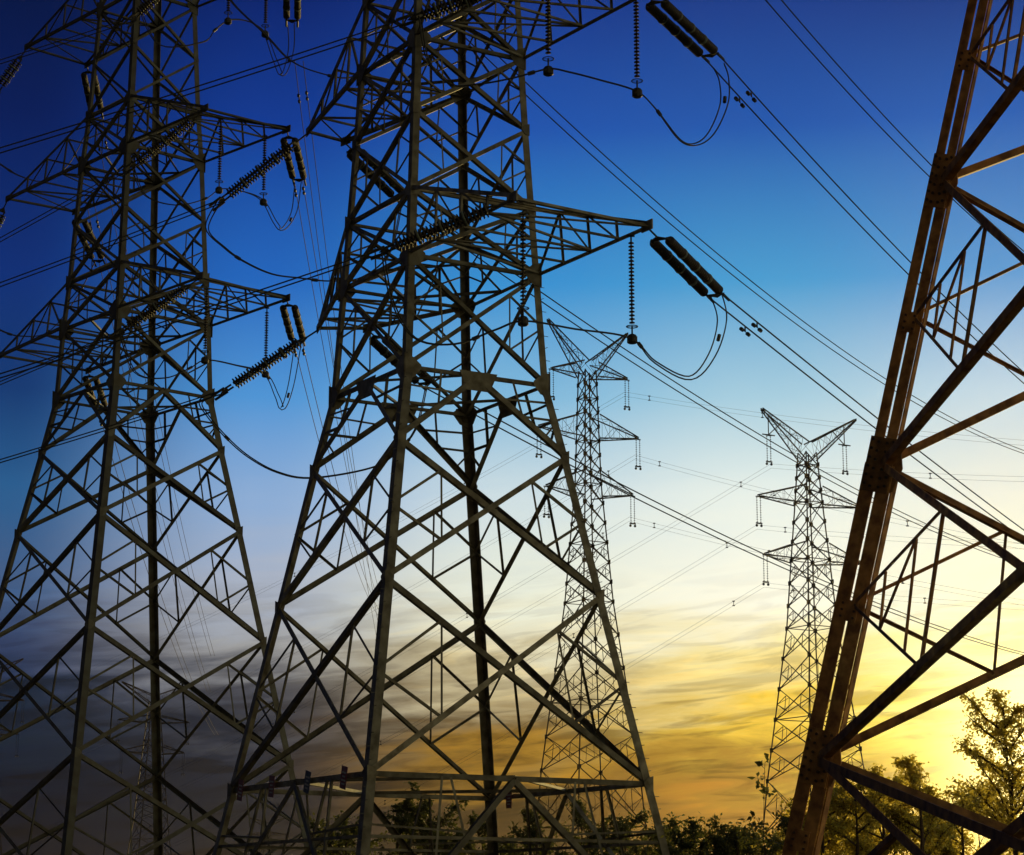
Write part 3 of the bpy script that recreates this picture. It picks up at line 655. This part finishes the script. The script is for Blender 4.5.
# faint towers near the horizon, seen through the legs of the left tower
def faint(label, x, y, H_, sc, rot=-.3):
    T, p, e, c_ = far_tower(label, x, y, rot, lin_rings([(0, 7.2 * sc, H_ * .45, 3.8 * sc, 6), (H_ * .45, 3.8 * sc, H_ * .93, 1.2 * sc, 12)]), (H_ * .93, 1.6 * sc),
        {1: (7. * sc, H_ * 1.0), -1: (7. * sc, H_)}, [(H_ * .84, H_ * .87, 1.3 * sc, {1: 7.4 * sc, -1: 7.4 * sc}, .4), (H_ * .715, H_ * .75, 1.8 * sc, {1: 6.6 * sc, -1: 6.6 * sc}, .4)],
        ls=.2 * sc, ds=.09 * sc, detail=False)
    for i, (s_, t_) in enumerate(p): hanger('insulator, %s %s arm of the ' % ('upper' if i < 2 else 'lower', 'right' if s_ > 0 else 'left') + label, t_, e, 4.2 * sc, 'insulators of the faint pylons on the horizon')
faint('faint pylon between the left pylon\'s legs', -73, 465, 50, 1.0)
faint('faint pylon cut by the left picture edge', -108.5, 470, 56, 1.05)
faint('tiniest pylon behind the middle pylon\'s left leg', -95.7, 900, 43, 1.1)

# ------------------------------------------------------------------ tension insulators (two parallel strings between yokes)
def tension(label, tip, end, group, sep=.28):
    tip, end = Vector(tip), Vector(end); d = (end - tip); Lg = d.length; d.normalize()
    lat = d.cross(Vector((0, 0, 1))).normalized(); up = lat.cross(d)
    h = thing('tension_insulator', label, 'insulator', tip, group)
    mb = MB(); tube(mb, [tip, tip + d * max(.6, Lg - 5.4)], .035, 6)                              # link
    mb.build('link', MT['fitting'], h, h)
    def yoke(p, s_):
        m = MB(); vs = [p - d * (s_ * .22), p + lat * (sep + .1) + d * (s_ * .1), p - lat * (sep + .1) + d * (s_ * .1)]
        vs = [v + up * .015 for v in vs] + [v - up * .015 for v in vs]
        m.add(vs, [(0, 1, 2), (5, 4, 3), (0, 3, 4, 1), (1, 4, 5, 2), (2, 5, 3, 0)]); 
        for q in (-1, 1): tube(m, [p + lat * q * sep, p + lat * q * sep + d * (s_ * .32)], .04, 6)
        m.build('yoke_plate', MT['fitting'], h, h)
    a1 = Lg - .22; a0 = max(.75, a1 - 4.9); yoke(tip + d * (a0 - .1), 1); yoke(tip + d * (a1 + .1), -1)
    n = int((a1 - a0 - .3) / .13)
    for q in (-1, 1):
        m = MB(); p = tip + lat * q * sep + d * (a0 + .12); prof = []
        sag = 0
        for i in range(n):
            b = i * .13; prof += [(b, .05), (b + .03, .17), (b + .075, .175), (b + .085, .07), (b + .126, .05)]
        lathe(m, p, d, prof, 12, 0)
        for f in (.25, .5, .75): lathe(m, p + d * (n * .13 * f - .03), d, [(0, .1), (.0, .195), (.07, .195), (.05, .1)], 12, 1)
        m.build('insulator_string', [MT['porcelain'], MT['cap']], h, h, True)
    for q in (-1, 1): m = MB(); tube(m, [end - d * .15 + lat * q * .29, end + d * .45 + lat * q * .29], .055, 6); m.build('dead_end_clamp', MT['fitting'], h, h)
    return h
GI = 'tension insulators on the crossarm tips'
TL = {'A': 'twin ribbed insulator strings off the tip of the middle pylon\'s lower right arm', 'U': 'twin ribbed insulator strings off the tip of the middle pylon\'s upper right arm',
 'T': 'twin insulator strings on the topmost right arm of the middle pylon', 'B': 'twin insulator strings on the topmost left arm of the middle pylon, behind its body',
 'C': 'insulator strings inside the middle pylon\'s upper body, slanting down to the right', 'D': 'insulator strings at the middle pylon\'s waist, slanting down to the right',
 'LQ2low': 'ribbed insulator pair crossing the middle pylon beneath its lower right arm', 'LQ2mid': 'ribbed insulator pair crossing the middle pylon beneath its upper right arm',
 'LP1mid': 'insulator pair reaching left from the upper left arm tip of the middle pylon', 'LP1low': 'insulator pair reaching left from the lower left arm tip of the middle pylon',
 'LTlow': 'insulator pair slanting down-left across the left pylon at its lower arm', 'LTmid': 'insulator pair slanting down-left across the left pylon at its middle arm', 'LTtop': 'insulator pair slanting down-left across the left pylon at its top arm',
 'FlowR': 'steep insulator pair under the lower right arm tip of the left pylon', 'FmidR': 'steep insulator pair under the middle right arm tip of the left pylon', 'FtopR': 'steep insulator pair at the top edge under the left pylon\'s highest right arm',
 'FlowL': 'steep insulator pair inside the left pylon below its lower left arm', 'FmidL': 'steep insulator pair inside the left pylon between its arms', 'FtopL': 'steep insulator pair inside the left pylon under its highest left arm',
 'LTP1mid': 'insulator pair leaving the picture at the left below the middle left arm tip', 'LTP1top': 'insulator pair in the top left corner below the highest left arm tip'}
for k, (tp, en) in STRINGS.items(): tension(TL[k], tp, en, GI, .19 if k[0] == 'L' else .28)

# vertical jumper insulators with grading ring and weight
def jumper_ins(label, top, zb, k=1.):
    top = Vector(top); h = thing('jumper_insulator', label, 'insulator', top, 'vertical jumper insulators'); Lg = top.z - zb
    m = MB(); tube(m, [top + Vector((0, 0, .1)), top - Vector((0, 0, .25))], .03, 6); bar(m, top + Vector((-.12, 0, 0)), top + Vector((.12, 0, 0)), Vector((0, 1, 0)), .12, Vector((0, 0, 1)), .04); m.build('hanger_plate', MT['fitting'], h, h)
    m = MB(); n = int((Lg - .55) / .125); prof = []
    for i in range(n): b = i * .125; prof += [(b, .028), (b + .035, .095), (b + .06, .10), (b + .075, .03)]
    lathe(m, top - Vector((0, 0, .2)), (0, 0, -1), prof, 10); m.build('insulator_string', MT['porcelain'], h, h)
    m = MB(); zc = zb + .32
    tube(m, [Vector((top.x + .19 * math.cos(t * math.pi / 8), top.y + .19 * math.sin(t * math.pi / 8), zc)) for t in range(17)], .018, 5); tube(m, [Vector((top.x - .19, top.y, zc)), Vector((top.x + .19, top.y, zc))], .012, 4)
    m.build('grading_ring', MT['fitting'], h, h)
    m = MB(); lathe(m, Vector((top.x, top.y, zb - .26)), (0, 0, 1), [(0, .13), (.04, .18), (.22, .18), (.3, .12), (.34, .03), (.6, .03)], 10); m.build('weight', MT['fitting'], h, h)
for k, (tp, zb) in HANG.items():
    w, lvl, io = k.split('_')
    jumper_ins('vertical weighted insulator, %s one under the %s right arm of the %s pylon' % (io, {'low': 'lower', 'mid': 'upper' if w == 'centre' else 'middle', 'top': 'top'}[lvl], 'middle' if w == 'centre' else 'left'), tp, zb)

# jumper loops
def jumper(label, pts, twin):
    P = smooth_path(pts, 6); h = thing('jumper_cable', label, 'cable', tuple(P[0]), 'jumper loops under the arms')
    for s_ in (-1, 1):
        m = MB(); Q = []
        for i, p in enumerate(P):
            t = i / (len(P) - 1); w = .04 + .14 * max(0, (t - twin)) / (1 - twin) if twin < 1 else .04
            d = (P[min(i + 1, len(P) - 1)] - P[max(i - 1, 0)]).normalized(); lat = d.cross(Vector((0, 1, 0))); lat = lat.normalized() if lat.length > .05 else Vector((1, 0, 0))
            Q.append(p + lat * (s_ * w) + Vector((0, s_ * .12, 0)))
        tube(m, Q, .026, 6); m.build('conductor', MT['cable'], h, h)
    for f in (.3, .62, .88):
        i = int(f * (len(P) - 1)); m = MB(); d = (P[i + 1] - P[i]).normalized(); tube(m, [P[i] - d * .12, P[i] + d * .12], .07, 6); m.build('spacer', MT['fitting'], h, h)
JL = {'centre_right_low': ('looped jumper cable sagging under the lower right arm of the middle pylon', .6), 'centre_right_mid': ('looped jumper cable sagging under the upper right arm of the middle pylon', .6),
 'centre_left_mid': ('jumper loop hanging across the gap left of the middle pylon, upper of the two', 1), 'centre_left_low': ('jumper loop hanging across the gap left of the middle pylon, lower of the two', 1),
 'centre_left_top': ('jumper loop sagging between the two pylons at the top edge', 1), 'left_right_low': ('thin jumper loop under the lower right arm of the left pylon', .5), 'left_right_mid': ('thin jumper loop under the middle right arm of the left pylon', .5),
 'left_right_top': ('thin jumper loop under the top right arm of the left pylon', .5), 'left_left_mid': ('jumper loop at the left picture edge under the middle arm', 1), 'left_left_low': ('jumper loop at the left picture edge under the lower arm', 1)}
for k, P in JUMPERS.items(): jumper(JL[k][0], P, JL[k][1])

# ------------------------------------------------------------------ conductors
def line(name, label, L_, off, r, group, material, t0=0., n=48, vert=False, dampers=False, spacers=None):
    """a pair of conductors following a sagging curve"""
    dx, dy = math.cos(L_['phi']), math.sin(L_['phi']); sx, sy = -dy, dx
    def P(t, s_):
        q = Vector((L_['s'][0] + dx * t, L_['s'][1] + dy * t, L_['a'] + L_['b'] * t + L_['c'] * t * t))
        return q + (Vector((0, 0, s_ * off)) if vert else Vector((sx, sy, 0)) * (s_ * off))
    h = thing(name, label, 'power line', tuple(P(t0, 0)), group)
    for s_ in (-1, 1):
        m = MB(); tube(m, [P(t0 + (L_['t1'] - t0) * i / n, s_) for i in range(n + 1)], r, 6); c_ = m.build('conductor', material, h, h)
        if dampers:
            t = t0 + 3.4 + s_ * .15; m = MB(); p = P(t, s_); q = P(t + .3, s_)
            d = (q - p).normalized(); tube(m, [p, p - Vector((0, 0, .22))], .03, 5)
            for e_ in (-.34, .3): a = p + d * e_ - Vector((0, 0, .22)); tube(m, [a - d * .09, a + d * .09], .075, 7)
            tube(m, [p - d * .34 - Vector((0, 0, .2)), p + d * .3 - Vector((0, 0, .2))], .014, 5); m.build('vibration_damper', MT['fitting'], c_, h)
    if spacers:
        for t in spacers:
            m = MB(); a, b = P(t, -1), P(t, 1); tube(m, [a, b], .03, 5)
            for q in (a, b): tube(m, [q - Vector((.11, 0, 0)), q + Vector((.11, 0, 0))], .055, 5)
            m.build('spacer', MT['fitting'], h, h)
LL = {'A': 'twin power line running right from the lower right arm of the middle pylon', 'U': 'twin power line running right from the upper right arm of the middle pylon',
 'T': 'twin power line crossing the top right corner of the sky', 'B': 'twin power line emerging behind the middle pylon below its upper right arm',
 'C': 'twin power line crossing in front of the lone slim pylon\'s head', 'D': 'lowest twin power line running right from behind the middle pylon',
 'LQ2low': 'twin power line leaving left from the lower right arm insulators of the middle pylon', 'LQ2mid': 'twin power line leaving left near the top from the upper insulators of the middle pylon',
 'LP1mid': 'twin power line leaving left from the upper left arm of the middle pylon', 'LP1low': 'twin power line leaving left from the lower left arm of the middle pylon',
 'LTlow': 'twin power line leaving left from the lower arm of the left pylon', 'LTmid': 'twin power line leaving left from the middle arm of the left pylon', 'LTtop': 'twin power line crossing the top left corner from the left pylon'}
T0 = {'A': 6.1, 'U': 6.0, 'T': 7, 'B': 5, 'C': 4.7, 'D': 4.8, 'LQ2low': 4.2, 'LQ2mid': 3.2, 'LP1mid': 3.5, 'LP1low': 3.7, 'LTlow': 3.7, 'LTmid': 3.5, 'LTtop': 3.7}
for k, lb in LL.items():
    line('power_line', lb, LINES[k], .29 if k[0] != 'L' else .2, .030 if k[0] != 'L' else .024, 'twin conductors strung to the next pylon', MT['cable'], T0[k], dampers=k in 'AUDC')
FL = {'FtopR': 'steep thin twin line from the top right arm of the left pylon', 'FmidR': 'steep thin twin line dropping from the middle right arm of the left pylon', 'FlowR': 'steep thin twin line dropping from the lower right arm of the left pylon',
 'FtopL': 'steep thin twin line behind the left pylon from its top left arm', 'FmidL': 'steep thin twin line behind the left pylon from its middle left arm', 'FlowL': 'steep thin twin line behind the left pylon from its lower left arm'}
for k, lb in FL.items(): line('power_line', lb, dict(LINES[k], t1=150), .22, .02, 'thin lines receding behind the left pylon', MT['far_cable'], 6, dampers=True)
for k, L_ in LINES.items():
    if k[0] in 'BC' and len(k) == 3:
        w = 'slim pylon behind the middle one' if k[0] == 'B' else 'lone slim pylon'
        lb = 'hair-thin line %s from the %s insulator of the %s' % ('going right' if k[2] == 'r' else 'going left', {'1': 'upper', '2': 'middle', '3': 'lowest'}[k[1]], w)
        line('power_line', lb, L_, .2, .010, 'hair-thin lines of the background pylons', MT['far_cable'], 0, vert=True, spacers=[4, 21, 38] if k[2] == 'r' else [4.5, 30, 70])

# ------------------------------------------------------------------ trees
def tree(name, label, x, y, h, spread, nl, leaf, matl, seed, group=None, cat='tree', trunk=.09, low=.2, limbs=9, clump=.35):
    rnd = random.Random(seed); root = thing(name, label, cat, (x, y, 0), group)
    tk = MB(); P = [Vector((x, y, 0))]; lean = Vector((rnd.uniform(-.05, .05), rnd.uniform(-.05, .05), 0)); N_ = 7
    for i in range(1, N_ + 1): P.append(P[-1] + Vector((rnd.uniform(-.06, .06), rnd.uniform(-.06, .06), h / N_)) + lean * (h / N_))
    tube(tk, P, [trunk * (1 - .85 * i / N_) for i in range(N_ + 1)], 7)
    tips_ = []
    def at(f): i = min(int(f * N_), N_ - 1); return lerp(P[i], P[i + 1], f * N_ - i)
    for i in range(limbs):
        f = low + (1 - low) * (i + rnd.random()) / limbs * .97; b = at(f); a = rnd.uniform(0, 6.283); env = math.sin(math.pi * min(1, (f - low * .5) / (1.08 - low * .5))) ** .6
        ln = spread * env * rnd.uniform(.65, 1.15); d = Vector((math.cos(a), math.sin(a), rnd.uniform(.35, 1.0))).normalized()
        m1 = b + d * ln * .5 + Vector((0, 0, rnd.uniform(-.05, .1) * ln)); e = m1 + (d + Vector((rnd.uniform(-.3, .3), rnd.uniform(-.3, .3), rnd.uniform(-.1, .35)))).normalized() * ln * .55
        tube(tk, [b, m1, e], [trunk * .42 * (1 - f * .5), trunk * .25, trunk * .08], 5)
        for j in range(rnd.randint(4, 6)):
            q0 = lerp(b, m1, rnd.uniform(.4, 1)) if j % 2 else lerp(m1, e, rnd.uniform(.1, 1)); dd = (d + Vector((rnd.uniform(-1, 1), rnd.uniform(-1, 1), rnd.uniform(-.4, .8)))).normalized()
            q1 = q0 + dd * ln * rnd.uniform(.22, .45); tube(tk, [q0, lerp(q0, q1, .5) + Vector((0, 0, .03)), q1], [trunk * .14, trunk * .09, trunk * .04], 4)
            tips_.append((q0, q1))
        tips_.append((m1, e))
    tips_.append((at(.85), P[-1])); tips_.append((at(.92), P[-1] + Vector((0, 0, .1))))
    tk.build('trunk', MT['bark'], root, root)
    cr = MB()
    for i in range(nl):
        q0, q1 = rnd.choice(tips_); t = rnd.random() ** .7 * 1.04; p = lerp(q0, q1, t) + Vector((rnd.uniform(-1, 1), rnd.uniform(-1, 1), rnd.uniform(-.8, .8))) * clump * rnd.random() * .75
        d = Vector((rnd.gauss(0, 1), rnd.gauss(0, 1), rnd.gauss(-.1, .8))).normalized(); u = d.cross(Vector((rnd.gauss(0, 1), rnd.gauss(0, 1), rnd.gauss(0, 1)))).normalized()
        s_ = leaf * rnd.uniform(.6, 1.25); n = d.cross(u) * (s_ * .12)
        cr.add([p, p + d * s_ * .45 + u * s_ * .28 + n, p + d * s_, p + d * s_ * .45 - u * s_ * .28 + n], [(0, 1, 2), (0, 2, 3)])
    cr.build('crown', matl, root, root)
    return root
GT = 'bushy trees along the bottom'
TR = [ # px x, distance, px y of the top, spread, leaves, leaf, material
 (352, 98, 812, 1.9, 2600, .20, 'leaf'), (400, 96, 792, 2.3, 3800, .20, 'leaf'), (436, 95, 794, 2.0, 3200, .20, 'leaf'), (478, 98, 818, 2.0, 2600, .2, 'leaf'), (532, 96, 800, 1.7, 2600, .19, 'leaf'),
 (578, 95, 790, 1.7, 2800, .19, 'leaf'), (622, 97, 806, 1.9, 2800, .19, 'leaf'), (660, 94, 818, 1.8, 2600, .19, 'leaf'),
 (700, 64, 818, 1.4, 3200, .13, 'leaf'), (738, 62, 822, 1.5, 3400, .13, 'leaf'), (775, 64, 806, 1.4, 3200, .13, 'leaf'), (812, 60, 800, 1.4, 3200, .13, 'leaf_glare'), (850, 58, 786, 1.4, 3600, .13, 'leaf_glare'),
 (884, 60, 782, 1.4, 3600, .13, 'leaf_glare'), (914, 55, 768, 1.1, 3400, .12, 'leaf_glare'), (948, 62, 800, 1.6, 3400, .13, 'leaf_glare')]
LB = ['low dark tree left of the near leg of the middle pylon', 'dark tree with an open crown right of the near leg of the middle pylon', 'dark tree between the near and the rear leg of the middle pylon',
 'low dark tree at the rear leg of the middle pylon', 'small tree right of the rear leg of the middle pylon', 'small tree at the foot of the slim pylon behind', 'tree seen inside the right foot of the middle pylon', 'low tree at the right leg of the middle pylon',
 'first bushy tree right of the middle pylon', 'lowest bushy tree under the open sunset sky', 'bushy tree under the sapling left of the brown leg', 'bushy tree right behind the foot of the brown leg', 'bushy tree right of the brown leg, under its low brace',
 'golden-lit bushy tree below the low brown brace', 'pointed bushy tree just left of the tall glaring tree', 'bushy tree at the foot of the tall glaring tree']
for i, ((px, D_, py, sp, nl, lf, m), lb) in enumerate(zip(TR, LB)):
    tree('tree', lb, (px - 512) / 2272 * D_, D_, ((926 - py) / 2272 * D_ + 1.6) * (.88 if px < 800 else .97), sp, int(nl * (.95 if px < 800 else 1.25)), lf, MT[m], 100 + i, GT, trunk=.11, low=.15, limbs=13)
tree('tree', 'tall airy tree glowing in the sun glare at the lower right', 10.2, 46, 5.95, 1.5, 11000, .085, MT['leaf_glare'], 55, None, trunk=.09, low=.12, limbs=34, clump=.26)
tree('tree', 'tall tree cut by the right picture edge in the sun glare', 11.5, 45, 5.9, 1.4, 12000, .085, MT['leaf_glare'], 71, None, trunk=.09, low=.12, limbs=34, clump=.26)
sp = tree('sapling', 'thin sapling with a few large leaves left of the brown leg', 4.25, 38, 4.25, .34, 120, .13, MT['leaf'], 9, None, 'sapling', trunk=.02, low=.4, limbs=10, clump=.12)

# shrubs that close the gaps between the trees, with the nearer ones at the lower right
SH = [(340, 110, 836, 'dark shrub low at the foot of the left pylon\'s side'), (455, 108, 826, 'dark shrub between the two legs, low at the picture bottom'), (505, 108, 828, 'dark shrub beside the rear leg at the picture bottom'), (600, 106, 822, 'shrub low inside the right foot of the middle pylon'),
 (682, 80, 824, 'shrub touching the foot of the middle pylon\'s right leg'), (718, 78, 822, 'shrub filling the dip under the golden clouds'), (756, 76, 816, 'shrub at the foot of the sapling'), (794, 74, 808, 'shrub hidden half behind the brown doubled leg'),
 (832, 74, 804, 'shrub just right of the brown doubled leg'), (868, 72, 800, 'golden shrub under the middle of the low brown brace'), (900, 70, 802, 'golden shrub between the bushy tree and the pointed tree'), (934, 70, 806, 'golden shrub at the foot of the pointed tree'), (968, 68, 790, 'golden shrub behind the tall airy tree'), (1004, 66, 770, 'golden shrub between the two tall glaring trees')]
for i, (px, D_, py, lb) in enumerate(SH):
    hh = ((926 - py) / 2272 * D_ + 1.6) * (.80 if px < 800 else .95)
    tree('shrub', lb, (px - 512) / 2272 * D_, D_, hh, 1.9 * D_ / 75, 5200, .14 * D_ / 75, MT['leaf_glare' if px > 780 else 'leaf'], 300 + i, 'shrubs filling the bottom edge', 'shrub', trunk=.05, low=.12, limbs=20, clump=.5)
# ------------------------------------------------------------------ haze: evening air lit from the low sun side
hz = MB(); x0, x1, y0, y1, z0, z1 = -1990, 1990, -790, 1990, -1, 61
hz.add([(x, y, z) for x in (x0, x1) for y in (y0, y1) for z in (z0, z1)], [(0, 1, 3, 2), (4, 6, 7, 5), (0, 4, 5, 1), (2, 3, 7, 6), (0, 2, 6, 4), (1, 5, 7, 3)])
hm = bpy.data.materials.new('haze'); hm.use_nodes = True; t_ = hm.node_tree; t_.nodes.clear()
pv = t_.nodes.new('ShaderNodeVolumePrincipled'); pv.inputs['Density'].default_value = .00002; pv.inputs['Anisotropy'].default_value = .93; pv.inputs['Color'].default_value = (.95, .93, .88, 1)
mo = t_.nodes.new('ShaderNodeOutputMaterial'); t_.links.new(pv.outputs[0], mo.inputs['Volume'])
ho = hz.build('haze', hm); ho['kind'] = 'stuff'
